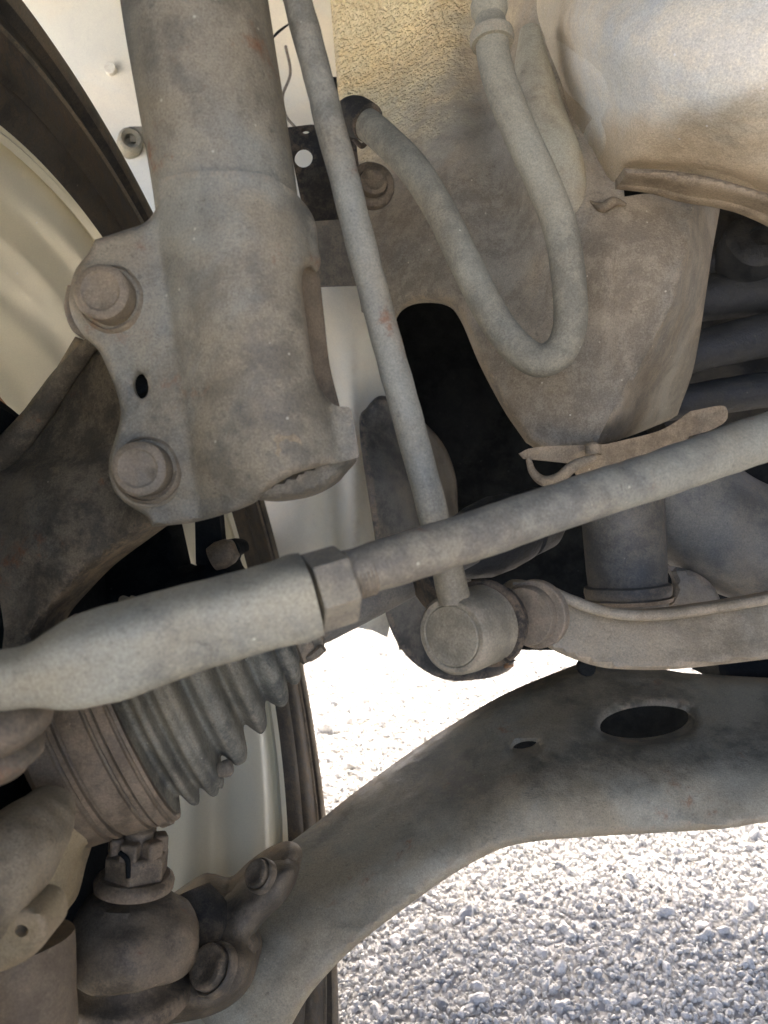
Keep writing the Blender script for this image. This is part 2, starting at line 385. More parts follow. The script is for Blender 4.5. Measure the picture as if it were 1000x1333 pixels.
def stone_mat():
    m = bpy.data.materials.new('crushed_stone'); m.use_nodes = True; t = m.node_tree; N = t.nodes; L = t.links; b = N['Principled BSDF']
    oi = N.new('ShaderNodeObjectInfo'); r = N.new('ShaderNodeValToRGB'); e = r.color_ramp.elements
    e[0].color = (.24, .25, .25, 1); e[1].color = (.60, .585, .55, 1)
    for p_, c_ in ((.05, (.40, .40, .39, 1)), (.15, (.50, .49, .46, 1)), (.5, (.58, .565, .53, 1)), (.85, (.62, .60, .545, 1))): q = e.new(p_); q.color = c_
    L.new(oi.outputs['Random'], r.inputs[0])
    tc = N.new('ShaderNodeTexCoord'); n = N.new('ShaderNodeTexNoise'); n.inputs['Scale'].default_value = 3; n.inputs['Detail'].default_value = 6; L.new(tc.outputs['Object'], n.inputs['Vector'])
    mr = N.new('ShaderNodeMapRange'); mr.inputs[1].default_value = .3; mr.inputs[2].default_value = .7; mr.inputs[3].default_value = .8; mr.inputs[4].default_value = 1.12; L.new(n.outputs['Fac'], mr.inputs[0])
    x = N.new('ShaderNodeMix'); x.data_type = 'RGBA'; x.blend_type = 'MULTIPLY'; x.inputs[0].default_value = 1; L.new(r.outputs[0], x.inputs[6]); L.new(mr.outputs[0], x.inputs[7]); L.new(x.outputs[2], b.inputs['Base Color'])
    b.inputs['Roughness'].default_value = .9
    return m
g = 40
obj('ground', ([(-g, -g, .0015), (g, -g, .0015), (g, g, .0015), (-g, g, .0015)], [(0, 1, 2, 3)]), ground_mat(), kind='structure')
def gravel():
    rng = np.random.default_rng(5)
    n1, n2, n3 = 190000, 9000, 260
    def area(n, x0, x1, y0, y1): return np.stack([rng.uniform(x0, x1, n), rng.uniform(y0, y1, n), np.zeros(n)], 1)
    A = area(n1, -.55, .75, .2, 1.35); B = area(n2, -.55, .75, .2, 1.35); C = area(n3, -.55, .75, .2, 1.35)
    F_ = area(16000, -1.0, 1.5, 1.35, 3.2)
    rA = rng.uniform(.0009, .0024, n1); rB = rng.lognormal(math.log(.0032), .3, n2); rC = rng.lognormal(math.log(.0056), .25, n3); rF = rng.uniform(.003, .007, 16000)
    pts = np.concatenate([A, B, C, F_]); r = np.concatenate([rA, rB, rC, rF]); pts[:, 2] = r * rng.uniform(-.2, .5, len(r)) + np.concatenate([rng.uniform(0, .0035, n1), np.zeros(len(r) - n1)])
    me = bpy.data.meshes.new('gravel'); me.from_pydata(pts.tolist(), [], [])
    at = me.attributes.new('size', 'FLOAT', 'POINT'); at.data.foreach_set('value', r.astype(np.float32))
    o = bpy.data.objects.new('gravel', me); COL.objects.link(o); o['kind'] = 'stuff'
    o['label'] = 'loose pale grey crushed gravel covering the ground'
    ng = bpy.data.node_groups.new('gravel_nodes', 'GeometryNodeTree'); ng.interface.new_socket('Geometry', in_out='INPUT', socket_type='NodeSocketGeometry'); ng.interface.new_socket('Geometry', in_out='OUTPUT', socket_type='NodeSocketGeometry')
    N = ng.nodes; L = ng.links; gi = N.new('NodeGroupInput'); go = N.new('NodeGroupOutput')
    g2i = N.new('GeometryNodeGeometryToInstance')
    rngp = random.Random(3)
    for k in range(8):
        ico = N.new('GeometryNodeMeshIcoSphere'); ico.inputs['Radius'].default_value = 1; ico.inputs['Subdivisions'].default_value = 3
        sp = N.new('GeometryNodeSetPosition'); L.new(ico.outputs[0], sp.inputs[0])
        pos = N.new('GeometryNodeInputPosition'); ad = N.new('ShaderNodeVectorMath'); ad.operation = 'ADD'; ad.inputs[1].default_value = (k * 5.3, k * 2.1, -k * 3.7); L.new(pos.outputs[0], ad.inputs[0])
        # faceted crushed stone: snap the noise in cells
        vo = N.new('ShaderNodeTexVoronoi'); vo.inputs['Scale'].default_value = .9; L.new(ad.outputs[0], vo.inputs['Vector'])
        nz = N.new('ShaderNodeTexNoise'); nz.inputs['Scale'].default_value = .8; nz.inputs['Detail'].default_value = 3; L.new(ad.outputs[0], nz.inputs['Vector'])
        s1 = N.new('ShaderNodeMath'); s1.operation = 'MULTIPLY_ADD'; s1.inputs[1].default_value = .55; s1.inputs[2].default_value = .25; L.new(vo.outputs['Distance'], s1.inputs[0])
        s2 = N.new('ShaderNodeMath'); s2.operation = 'ADD'; L.new(s1.outputs[0], s2.inputs[0]); L.new(nz.outputs['Fac'], s2.inputs[1])
        sc = N.new('ShaderNodeVectorMath'); sc.operation = 'SCALE'; L.new(pos.outputs[0], sc.inputs[0]); L.new(s2.outputs[0], sc.inputs['Scale'])
        an = N.new('ShaderNodeVectorMath'); an.operation = 'MULTIPLY'; an.inputs[1].default_value = (rngp.uniform(.9, 1.4), rngp.uniform(.7, 1.1), rngp.uniform(.45, .75)); L.new(sc.outputs[0], an.inputs[0])
        L.new(an.outputs[0], sp.inputs['Position'])
        sm = N.new('GeometryNodeSetMaterial'); sm.inputs[2].default_value = STONE; L.new(sp.outputs[0], sm.inputs[0]); L.new(sm.outputs[0], g2i.inputs[0])
    ip = N.new('GeometryNodeInstanceOnPoints'); L.new(gi.outputs[0], ip.inputs['Points']); L.new(g2i.outputs[0], ip.inputs['Instance']); ip.inputs['Pick Instance'].default_value = True
    rv = N.new('FunctionNodeRandomValue'); rv.data_type = 'FLOAT_VECTOR'; rv.inputs[0].default_value = (0, 0, 0); rv.inputs[1].default_value = (6.28, 6.28, 6.28); L.new(rv.outputs[0], ip.inputs['Rotation'])
    na = N.new('GeometryNodeInputNamedAttribute'); na.data_type = 'FLOAT'; na.inputs[0].default_value = 'size'; L.new(na.outputs[0], ip.inputs['Scale'])
    L.new(ip.outputs[0], go.inputs[0])
    md = o.modifiers.new('scatter', 'NODES'); md.node_group = ng
STONE = stone_mat(); gravel()

# ================================================================== BODY
BODY = thing('car_body', 'dusty car body underside with brown sealed chassis leg and cream wheel arch behind the struts', 'car body', P(760, 420, .42))
# main apron (inner wing and chassis leg), undersealed brown
def apron_extra(q):
    x, y = q[:, 0], q[:, 1]
    e_ = np.zeros(len(q))
    # vertical crease into the strut tower, stands back
    e_ += .022 * np.exp(-((x - (640 + (y - 150) * .12)) / 36) ** 2) * (y < 420)* (1 - np.clip((y - 250) / 170, 0, 1))
    # ridge line across the box right of the hose (a pressed seam, diagonal)
    cx_ = np.interp(y, [240, 300, 370, 430, 480, 545, 580], [910, 904, 888, 864, 838, 800, 780])
    L_ = x - cx_ + 2 * np.sin(y / 11); k_ = (y > 236) & (x > 740)
    e_ += np.where(L_ > 0, .0017 * L_, 0) * k_ - .0035 * np.exp(-((L_ + 6) / 8) ** 2) * k_ + .0065 * np.exp(-((L_ - 3) / 4.5) ** 2) * k_
    # vertical blue-grey rib at 790
    e_ += -.006 * np.exp(-((799 - x) / 46) ** 2) / (1 + np.exp((x - 799) / 2.5)) * np.clip((y - 305) / 30, 0, 1) * np.clip((560 - y) / 120, 0, 1)
    return e_
ap = panel([(425, -60, 1), (1060, -60, 1), (1060, 230, 1), (940, 258, 1), (927, 330), (905, 470), (882, 540, 1), (862, 551), (790, 577), (715, 584), (690, 574, 1), (660, 530), (628, 470), (603, 412), (584, 391), (548, 388), (524, 398), (512, 420, 1), (470, 400, 1), (458, 300), (446, 170), (440, 120, 1)],
    rbf([(430, -60, .60), (450, 100, .60), (560, 0, .56), (560, 200, .50), (470, 300, .52), (500, 390, .50), (570, 380, .47), (640, 100, .50), (640, 300, .455), (700, 400, .43), (700, 560, .425), (760, 500, .415), (800, 570, .412), (860, 330, .405), (870, 540, .415), (930, 300, .425), (1050, -60, .48), (1050, 200, .45), (800, 100, .47), (720, 100, .45), (720, 0, .465), (760, 185, .432)]),
    .012, roll=8, rolldepth=.004, holes=[[np.array(p_) for p_ in ((811, 232), (830, 236), (856, 240), (884, 247), (862, 252), (838, 252), (813, 256))]], step=7, nz=.0011, nzs=40, extra=apron_extra, mask=lambda q: np.clip(1.15 - np.hypot((q[:, 0] - 455) / 190, (q[:, 1] + 10) / 230) * .85, 0, 1))
apo = obj('apron', ap, M['apron'], BODY, 50)
# upper right body rail bulging towards the camera
rl = panel([(700, -60, 1), (1060, -60, 1), (1060, 262, 1), (1000, 246), (930, 226), (870, 218), (812, 216, 1), (790, 212), (750, 200), (715, 150), (700, 60)],
    rbf([(700, -60, .49), (700, 60, .48), (706, 150, .472), (725, 20, .435), (735, 120, .446), (765, 60, .393), (775, 150, .412), (760, 200, .445), (812, 212, .400), (850, 170, .372), (900, 0, .335), (880, 90, .342), (1050, 0, .315), (1000, 120, .328), (1000, 225, .362), (920, 200, .37), (870, 212, .388), (1050, 250, .372)]),
    .02, roll=14, rolldepth=.007, step=6, nz=.0008, nzs=40, rollmask=lambda q: np.clip((q[:, 0] - 800) / 30, 0, 1) * np.clip((q[:, 1] - 150) / 30, 0, 1),
    extra=lambda q: .0018 * np.array([max(0, noise.noise(Vector((a / 9, b / 9, 0)))) for a, b in q]) * np.clip(1 - np.hypot((q[:, 0] - 965) / 70, (q[:, 1] - 175) / 40), 0, 1) * 1.2, mask=lambda q: np.clip((q[:, 1] - 100 - 25 * np.sin((q[:, 0] - 740) / 60)) / 70, 0, 1) + np.clip((768 - q[:, 0]) / 40, 0, 1) * .9)
obj('body_rail', rl, M['railp'], BODY, 50)
# folded lip below with the dark slot
lp = panel([(812, 219, 1), (870, 222), (930, 232), (1000, 252), (1060, 272, 1), (1060, 302, 1), (1000, 272), (960, 258), (900, 248), (860, 237), (812, 231, 1)], rbf([(812, 225, .385), (900, 235, .375), (1000, 262, .365), (1060, 290, .36), (900, 250, .38)]), .014, roll=9, rolldepth=.004, step=4, nz=.0004, nzs=60, extra=lambda q: np.full(len(q), -.005))
obj('seam_lip', lp, M['rail'], BODY, 50)
# second gusset of the leg, in front right, with its pleated edge
# pale rib behind the hose
rb = tube([P(690, 40, .440), P(694, 100, .436), P(706, 160, .433), P(726, 215, .429), P(738, 265, .428), P(742, 310, .431)], [.006, .011, .014, .014, .011, .004], seg=24)
obj('seam_rib', rb, M['pale'], BODY)
# sealant lumps
for (x, y, r, dd) in ((775, 265, 12, .425), (790, 285, 15, .42), (770, 300, 11, .42), (800, 262, 12, .42)):
    pass
lump = merge(*[tube([P(*a_), P(*b_), P(*c_)], r_, seg=20, bump=14) for a_, b_, c_, r_ in (
    ((752, 312, .424), (772, 292, .419), (790, 296, .418), [.002, .0055, .003]), ((768, 268, .424), (786, 272, .418), (812, 262, .412), [.002, .006, .003]),
    ((784, 276, .419), (800, 292, .416), (796, 318, .417), [.003, .0055, .002]), ((756, 328, .424), (770, 322, .421), (784, 326, .419), [.001, .0035, .001]))])
sd_ = tube([P(768, 262, .42), P(785, 270, .414), P(800, 262, .412), P(815, 266, .412)], [.001, .0022, .0025, .001], bump=4); obj('sealant_bead', sd_, M['rail'], BODY, 80)
# roof of the wheel housing (the car above), and an added shade wall beside it
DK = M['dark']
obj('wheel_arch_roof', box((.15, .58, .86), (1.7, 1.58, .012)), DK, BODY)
obj('side_light_blocker', box((.72, -.05, .49), (.02, 1.3, .74)), DK, BODY)  # unseen wall added to keep light off the right side
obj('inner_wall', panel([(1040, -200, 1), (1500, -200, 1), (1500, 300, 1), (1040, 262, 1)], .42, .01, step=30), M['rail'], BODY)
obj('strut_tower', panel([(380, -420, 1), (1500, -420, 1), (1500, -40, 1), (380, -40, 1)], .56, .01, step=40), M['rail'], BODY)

# engine bay black box
BAY = thing('engine_bay', 'black engine bay cavity seen through the triangular gap and right of the chassis leg', 'engine bay', P(760, 600, .9))
w_ = 0
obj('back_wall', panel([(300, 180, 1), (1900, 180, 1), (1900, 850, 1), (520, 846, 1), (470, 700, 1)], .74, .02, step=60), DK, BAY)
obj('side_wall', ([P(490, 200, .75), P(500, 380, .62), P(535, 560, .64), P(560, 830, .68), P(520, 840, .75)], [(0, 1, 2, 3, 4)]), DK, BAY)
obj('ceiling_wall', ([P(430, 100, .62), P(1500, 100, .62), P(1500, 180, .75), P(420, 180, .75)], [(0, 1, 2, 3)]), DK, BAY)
# engine block, ribs
ENG = thing('gearbox_casing', 'dark ribbed gearbox casing deep in the bay right of the chassis leg', 'gearbox', P(980, 450, .6))
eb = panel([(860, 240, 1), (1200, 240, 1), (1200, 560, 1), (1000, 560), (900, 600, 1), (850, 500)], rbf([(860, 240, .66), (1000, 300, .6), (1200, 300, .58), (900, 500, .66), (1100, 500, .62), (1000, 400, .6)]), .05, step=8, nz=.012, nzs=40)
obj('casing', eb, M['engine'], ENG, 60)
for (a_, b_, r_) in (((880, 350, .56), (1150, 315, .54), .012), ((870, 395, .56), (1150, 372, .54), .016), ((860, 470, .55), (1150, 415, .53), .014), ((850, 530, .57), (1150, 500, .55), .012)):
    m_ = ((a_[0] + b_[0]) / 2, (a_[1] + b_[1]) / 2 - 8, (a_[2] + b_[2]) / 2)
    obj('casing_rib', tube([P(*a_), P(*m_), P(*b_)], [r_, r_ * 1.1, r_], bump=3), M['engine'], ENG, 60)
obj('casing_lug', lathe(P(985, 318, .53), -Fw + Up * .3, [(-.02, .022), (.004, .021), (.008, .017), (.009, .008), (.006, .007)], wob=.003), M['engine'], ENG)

# fender liner, pale
LIN = thing('wheel_arch_liner', 'pale lilac white wheel arch liner behind the tyre and the strut', 'liner', P(300, 300, .7))
ln = panel([(-60, -120, 1), (445, -120, 1), (450, 170, 1), (505, 370, 1), (515, 470), (530, 600), (515, 760), (505, 830, 1), (470, 818), (380, 812, 1), (330, 640), (240, 420), (100, 300), (-60, 200, 1)],
    rbf([(0, 0, .66), (150, 100, .66), (170, 185, .665), (200, 280, .64), (380, 100, .67), (390, 0, .67), (430, 380, .60), (430, 600, .64), (500, 500, .62), (430, 800, .60), (300, 600, .68), (500, 760, .60)]),
    .004, step=8, extra=lambda q: .022 * np.exp(-((q[:, 0] - 428 - .03 * (q[:, 1] - 600)) / 22) ** 2) * (q[:, 1] > 420) * np.clip((q[:, 1] - 420) / 150, 0, 1) + .010 / (1 + np.exp(-(q[:, 0] - 472) / 3)) * (q[:, 1] > 430))
obj('liner_panel', ln, M['liner'], LIN, 50)
bs = obj('press_stud', lathe(P(143, 88, .655), -Fw, [(-.004, .005), (.0001, .005), (.0004, .0046), (.0004, 0)], seg=30), M['liner'], LIN)
cl = obj('clip', merge(lathe(P(170, 184, .652), -Fw + Rt * .4, [(-.01, .011), (.004, .010), (.006, .008), (.004, .005), (-.004, .0045), (-.004, 0)], seg=24), box(P(180, 176, .655), (.012, .008, .012))), M['hose'], LIN)
# folded brace edge top (between strut and link)
obj('liner_fold', tube([P(350, 55, .655), P(362, 42, .655), P(378, 30, .65)], [.0006, .0012, .0006], seg=8), M['dark'], LIN)
obj('liner_cable', tube([P(372, 60, .652), P(378, 95, .65), P(368, 125, .65), P(372, 150, .64), P(386, 168, .6)], [.0012] * 5, seg=8), M['mount'], LIN)

# deflector
DEF = thing('air_deflector', 'smoky rounded plastic deflector hanging behind the stabiliser link', 'air deflector', P(550, 870, .6))
df = panel([(468, 560), (478, 530), (500, 515), (540, 540), (575, 575), (593, 620), (598, 680), (615, 760), (665, 850, 1), (668, 868), (640, 882), (585, 886), (545, 868), (518, 838), (500, 790), (488, 700)],
    rbf([(478, 540, .565), (500, 520, .57), (500, 700, .55), (530, 620, .575), (560, 700, .59), (595, 640, .66), (600, 760, .62), (530, 840, .57), (660, 865, .61), (580, 880, .58)]), .006, roll=8, rolldepth=.004, step=5)
obj('deflector_panel', df, M['deflector'], DEF, 60)
# hose bracket between strut and link
BR = thing('hose_bracket', 'black perforated steel bracket bolted behind the strut top', 'bracket', P(420, 300, .5))
hb = panel([(372, 166, 1), (405, 162, 1), (440, 165, 1), (462, 170, 1), (470, 240), (478, 320, 1), (476, 340), (470, 362, 1), (412, 372, 1), (400, 300, 1)], rbf([(372, 166, .50), (440, 170, .505), (500, 230, .49), (400, 300, .495), (440, 360, .50)]), .003, holes=[ellipse(395, 205, 12, 13), ellipse(398, 171, 5, 3)], step=6, holeroll=(6, .0015))
obj('bracket_plate', hb, M['rubber'], BR, 40)
obj('lower_gusset', panel([(408, 288, 1), (452, 285, 1), (470, 300), (480, 370, 1), (415, 372, 1)], rbf([(408, 290, .485), (470, 300, .47), (440, 370, .49)]), .003, step=6), M['mount'], BR, 40)
bolt('bracket_bolt', BR, P(484, 242, .482), -Fw + Rt * .2, .0085, .006, .0145, .003, M['bolt'], n=20)
obj('hook', tube([P(460, 180, .455), P(470, 190, .45), P(476, 186, .45), P(478, 180, .45)], [.0015] * 4, seg=10), M['rubber'], BR)

# ================================================================== WHEEL
WC = np.array([-.10717716, .31249695, -.14333995]) + CAM
cy, sy = math.cos(.01809349), math.sin(.01809349); cc, sc_ = math.cos(.24015189), math.sin(.24015189)
WN = np.array([cy * cc, sy * cc, sc_])
WHEEL = thing('wheel', 'champagne alloy wheel with worn black tyre seen from its inner side', 'wheel', WC)
rp = [(-.001, .2225), (.0015, .2245), (.0005, .2265), (-.004, .2265), (-.006, .222), (-.0085, .2155), (-.014, .211), (-.02, .2095), (-.030, .209), (-.036, .2065), (-.040, .2005), (-.048, .194), (-.056, .1925), (-.075, .1915), (-.082, .1885), (-.088, .1845), (-.11, .1835), (-.13, .185), (-.15, .188), (-.168, .192), (-.172, .196)]
rp = [(t, r - .0035) for t, r in rp]
outer = [(t - .001, r + .005) for t, r in rp[::-1]]
RIM = obj('rim', lathe(WC, WN, rp + outer + rp[:1], seg=220, cap=False), M['rim'], WHEEL, 60)
# valve-side spokes on the far face
for k in range(5):
    a_ = 2 * math.pi * k / 5 + .4
    x_ = np.cross(WN, Up); x_ /= np.linalg.norm(x_); y_ = np.cross(WN, x_); d_ = x_ * math.cos(a_) + y_ * math.sin(a_); e_ = np.cross(WN, d_)
    c_ = WC - WN * .155
    obj('spoke', tube([c_ + d_ * .05, c_ + d_ * .12, c_ + d_ * .186], [.028, .022, .028], seg=16, oval=.5), M['rim'], RIM)
tp = [(-.006, .2215), (.002, .228), (.006, .233), (.008, .238), (.0075, .2405), (.010, .2425), (.0115, .252), (.0125, .262), (.0085, .264), (.0080, .272), (.0060, .283), (.0105, .2855), (.0115, .291), (.0112, .2955), (.006, .2975), (.003, .300), (.002, .3045), (-.008, .3085), (-.012, .312), (-.018, .3145),
      (-.032, .3165), (-.033, .309), (-.040, .309), (-.041, .317), (-.07, .3185), (-.071, .310), (-.08, .310), (-.081, .3185), (-.12, .3185), (-.121, .310), (-.13, .31), (-.131, .318), (-.165, .315), (-.178, .305), (-.19, .275), (-.186, .245), (-.17, .222)]
TY = obj('tyre', lathe(WC, WN, tp, seg=260, cap=False), M['tyre'], WHEEL, 50)
obj('sidewall_band', lathe(WC, WN, [(.0104, .2855), (.0112, .2862), (.0124, .291), (.0120, .2955), (.0100, .2962)], seg=240, cap=False), M['tyredust'], TY)
obj('sidewall_bead', lathe(WC, WN, [(.0121, .2600), (.0136, .2612), (.0136, .2622), (.0118, .2632)], seg=240, cap=False), M['tyredust'], TY)
# shoulder blocks
x_ = np.cross(WN, Up); x_ /= np.linalg.norm(x_); y_ = np.cross(WN, x_)
tb = []
for k in range(110):
    a_ = 2 * math.pi * k / 110; d_ = x_ * math.cos(a_) + y_ * math.sin(a_); e_ = np.cross(WN, d_)
    tb.append(box(WC + d_ * .3135 + WN * -.012, (.0125, .022, .009), (e_, WN * .97 - d_ * .22, d_ * .97 + WN * .22)))
obj('tread_blocks', merge(*tb), M['tyre'], WHEEL, kind='stuff')
# wheel weight marks and rust line
obj('rust_line', lathe(WC, WN, [(-.0835, .1858), (-.0885, .1808), (-.0905, .1803), (-.0905, .1800), (-.0835, .1853)], seg=200, cap=False), M['rust'], RIM)
# brake parts (black) inside the wheel
BK = thing('brake_assembly', 'black brake backing plate and caliper in the shade behind the steering knuckle', 'brake', WC - WN * .06)
obj('backing_plate', lathe(WC - WN * .055, WN, [(0, .0), (0, .12), (.004, .126), (.0, .134), (-.004, .134), (-.006, .0)], seg=90), M['dark'], BK)
obj('brake_disc', lathe(WC - WN * .08, WN, [(0, .0), (0, .136), (-.022, .136), (-.022, .0)], seg=90), M['rubber'], BK)
obj('hub_carrier', lathe(WC - WN * .05, WN, [(-.09, .05), (-.02, .05), (-.01, .045), (-.01, 0)], seg=60), M['dark'], BK)
obj('caliper', panel([(150, 655, 1), (214, 655, 1), (232, 738, 1), (250, 742), (266, 722), (288, 704), (308, 706), (312, 720), (300, 732), (300, 790), (60, 860), (30, 800)], rbf([(60, 800, .44), (200, 740, .45), (300, 720, .43), (200, 840, .43)]), .03, roll=14, step=8, nz=.002), M['dark'], BK)
obj('guide_pin', panel([(253, 640, 1), (283, 640, 1), (292, 735, 1), (255, 735, 1)], .435, .012, step=8), M['dark'], BK)
obj('pin_boot', lathe_px((276, 728, .43), (310, 712, .43), [(0, 16), (12, 19), (26, 17), (34, 12), (35, 0)], seg=24), M['ball'], BK)

# ================================================================== KNUCKLE
KN = thing('steering_knuckle', 'dark cast iron steering knuckle clamped below the two strut bolts', 'steering knuckle', P(80, 640, .37))
kn = panel([(98, 438, 1), (128, 450), (165, 470, 1), (200, 600, 1), (225, 660), (192, 686), (165, 706), (120, 740), (85, 775), (52, 815), (40, 860, 1), (-60, 900, 1), (-60, 560, 1), (0, 560), (30, 535), (60, 500)],
    rbf([(100, 440, .36), (150, 470, .34), (60, 520, .375), (0, 570, .38), (60, 600, .355), (120, 600, .345), (180, 620, .335), (190, 680, .325), (120, 730, .335), (60, 800, .34), (0, 700, .35), (0, 860, .335), (60, 680, .34), (-60, 700, .36)]),
    .03, roll=13, rolldepth=.008, step=7, nz=.0022, nzs=50,
    extra=lambda q: -.007 / (1 + np.exp(-(q[:, 1] - 598 + (q[:, 0] - 90) * .12) / 5)) * np.clip((150 - q[:, 0]) / 60, 0, 1))
obj('casting', kn, M['knuckle'], KN, 50)
obj('upper_rib', tube([P(-20, 625, .368), P(8, 590, .365), P(45, 545, .362), P(85, 490, .355), P(125, 440, .345)], [.006, .007, .006, .005, .003], bump=2), M['knuckle'], KN, 60)
# steering arm, near and out of focus
obj('steering_arm', tube([P(-120, 1215, .235), P(-40, 1165, .24), P(8, 1122, .248), P(42, 1085, .262), P(66, 1052, .28)], [.019, .0175, .0150, .0125, .009], seg=40, bump=6), M['armcast'], KN, 60)
obj('arm_lobe', panel([(60, 1030), (100, 1042), (128, 1066), (122, 1090), (102, 1112), (88, 1150), (68, 1210), (20, 1230), (10, 1100)], rbf([(70, 1050, .29), (125, 1075, .31), (60, 1190, .285)]), .02, roll=18, step=7), M['tan'], KN)
bs_ = lathe_px((165, 1300, .345), (178, 1085, .348), [(50, 58), (50, 78), (54, 85), (60, 89), (80, 90), (98, 87), (110, 80), (118, 69), (124, 56), (134, 48), (136, 0)], seg=72, wob=.0022, wscale=60)
obj('ball_joint_boss', bs_, M['ball'], KN, 60)
obj('lower_ear', panel([(-60, 1195, 1), (20, 1180), (55, 1185), (64, 1215), (48, 1240), (10, 1262), (-60, 1280, 1)], .235, .014, holes=[ellipse(28, 1212, 9, 8)], roll=14, step=7), M['tan'], KN, 60)
obj('ear_plug', lathe(P(28, 1212, .243), -Fw, [(-.002, .0026), (0, .0024), (.0, 0)], seg=16), M['rust'], KN)

# ================================================================== DAMPER TUBE NEAR GROUND (vertical cylinder bottom left)
CY = thing('stone_guard', 'grey brown cylindrical guard at the bottom left below the steering arm', 'guard', P(45, 1400, .28))
obj('guard_shell', tube([P(20, 1225, .272), P(22, 1290, .270), P(24, 1420, .268)], [.0195, .0198, .0198], seg=48, bump=3), M['cup'], CY)

# ================================================================== STRUT
ST = thing('suspension_strut', 'grey dusty strut tube with pressed clamp bracket and two big bolts', 'strut', P(300, 640, .30))
ax_t, ax_b = (243, -90), (302, 330)
tb_ = tube([P(222, -240, .305), P(243, -90, .303), P(257, 20, .301), P(280, 160, .300), P(296, 262, .300), P(312, 420, .302)], [.0285, .0284, .0283, .0278, .0275, .0275], seg=96, n=14)
obj('strut_tube', tb_, M['strut'], ST, 60)
def br_depth(q):
    x, y = q[:, 0], q[:, 1]
    cx = 298 + (y - 262) * .165; u = (x - cx) / (98 + (y - 262).clip(0, 400) * .02)
    cyl = .2985 - .0285 * np.sqrt((1 - np.minimum(u * u, .985 - .25 * np.clip((y - 505) / 20, 0, 1) * (u > 0))))
    flat = .2865 - .004 * np.clip((150 - x) / 60, -1, 1) * 0 + .0 * x
    # smooth min
    k = .018; h = np.clip(.5 + .5 * (flat - cyl) / k, 0, 1)
    d = flat * (1 - h) + cyl * h - k * h * (1 - h)
    # right of centre the bracket wraps back
    wr = np.clip(u - .55, 0, 1); d = np.where(u > 0, cyl + .0 * wr, d)
    # lower lip swings forward a little, waisted under the bolts
    d = d + .004 * np.exp(-((y - 500) / 60) ** 2) * np.clip((230 - x) / 60, 0, 1)
    d = d + .006 * np.clip((y - 590) / 60, 0, 1) ** 2
    d = d + .0015 * (1 - np.clip((y - 262) / 50, 0, 1))
    return d - .0022
brk = panel([(207, 232, 1), (260, 222), (340, 226), (384, 250, 1), (402, 272), (411, 292), (413, 318), (417, 338), (411, 352), (402, 343), (393, 352), (392, 372), (397, 410), (404, 460), (414, 500), (432, 524), (441, 529, 1), (457, 530, 1), (462, 560), (468, 595, 1), (440, 602), (420, 606), (380, 618), (350, 636), (330, 654), (295, 668), (250, 680), (198, 686, 1), (190, 672), (160, 652), (146, 632), (142, 600), (150, 570), (157, 540), (152, 510), (140, 480), (128, 456), (108, 436), (94, 412), (90, 385), (98, 352), (115, 330), (124, 312, 1), (160, 300), (188, 290), (203, 272), (207, 255)],
    br_depth, .003, holes=[ellipse(183, 502, 10, 17, -8)], roll=7, rolldepth=.003, step=6, nz=.0006, nzs=60, rollmask=lambda q: (1 - np.clip((275 - q[:, 1]) / 20, 0, 1)) * (1 - .85 * (np.clip((q[:, 0] - 425) / 10, 0, 1) * (q[:, 1] > 515))), holeroll=(9, .0015))
BKT = obj('clamp_bracket', brk, M['strut'], ST, 50)
obj('slot_liner', panel([(388, 345), (412, 350), (420, 400), (428, 470), (442, 528, 1), (420, 540), (395, 480), (385, 400)], rbf([(388, 345, .290), (412, 350, .303), (442, 528, .312), (400, 450, .295), (420, 540, .305)]), .004, step=6), M['cup'], ST)
obj('slot_pin', lathe(P(184, 503, .302), -Fw, [(0, .004), (.0035, .0035), (.004, 0)], seg=16), M['dark'], ST)
obj('slot_back', panel(ellipse(183, 502, 20, 25), .306, .003, step=5, osmooth=False), M['dark'], ST)
obj('lower_lug', panel([(330, 640), (420, 600), (462, 592), (448, 612), (430, 630), (395, 646), (345, 652)], rbf([(330, 640, .274), (430, 610, .2855), (395, 646, .284), (460, 595, .290)]), .02, roll=9, rolldepth=.006, step=6), M['strut'], ST)
bolt('clamp_bolt', ST, P(147, 391, .286), -Fw - Rt * .02, .0102, .0085, .0128, .0040, M['bolt'], n=20)
bolt('clamp_bolt', ST, P(194, 612, .2865), -Fw - Rt * .02, .0102, .0085, .0128, .0040, M['bolt'], n=20)
for x, y in ((145, 391), (192, 612)):
    obj('bolt_washer', lathe(P(x, y, .288), -Fw, [(-.004, .0142), (.001, .0142), (.0018, .0135), (.0018, .01)], seg=48, wob=.0004, wscale=150), M['strut'], ST)
obj('notch_clip', tube([P(92, 372, .295), P(91, 400, .296), P(99, 425, .298), P(112, 440, .300)], [.0012, .002, .002, .001], seg=12), M['bolt'], ST)
obj('flow_spot', lathe(P(374, 578, .2688), -Fw + Rt * .25, [(-.004, .0055), (.0, .005), (.0004, .003), (.0005, 0)], seg=24, wob=.001, wscale=200), M['tan'], ST)

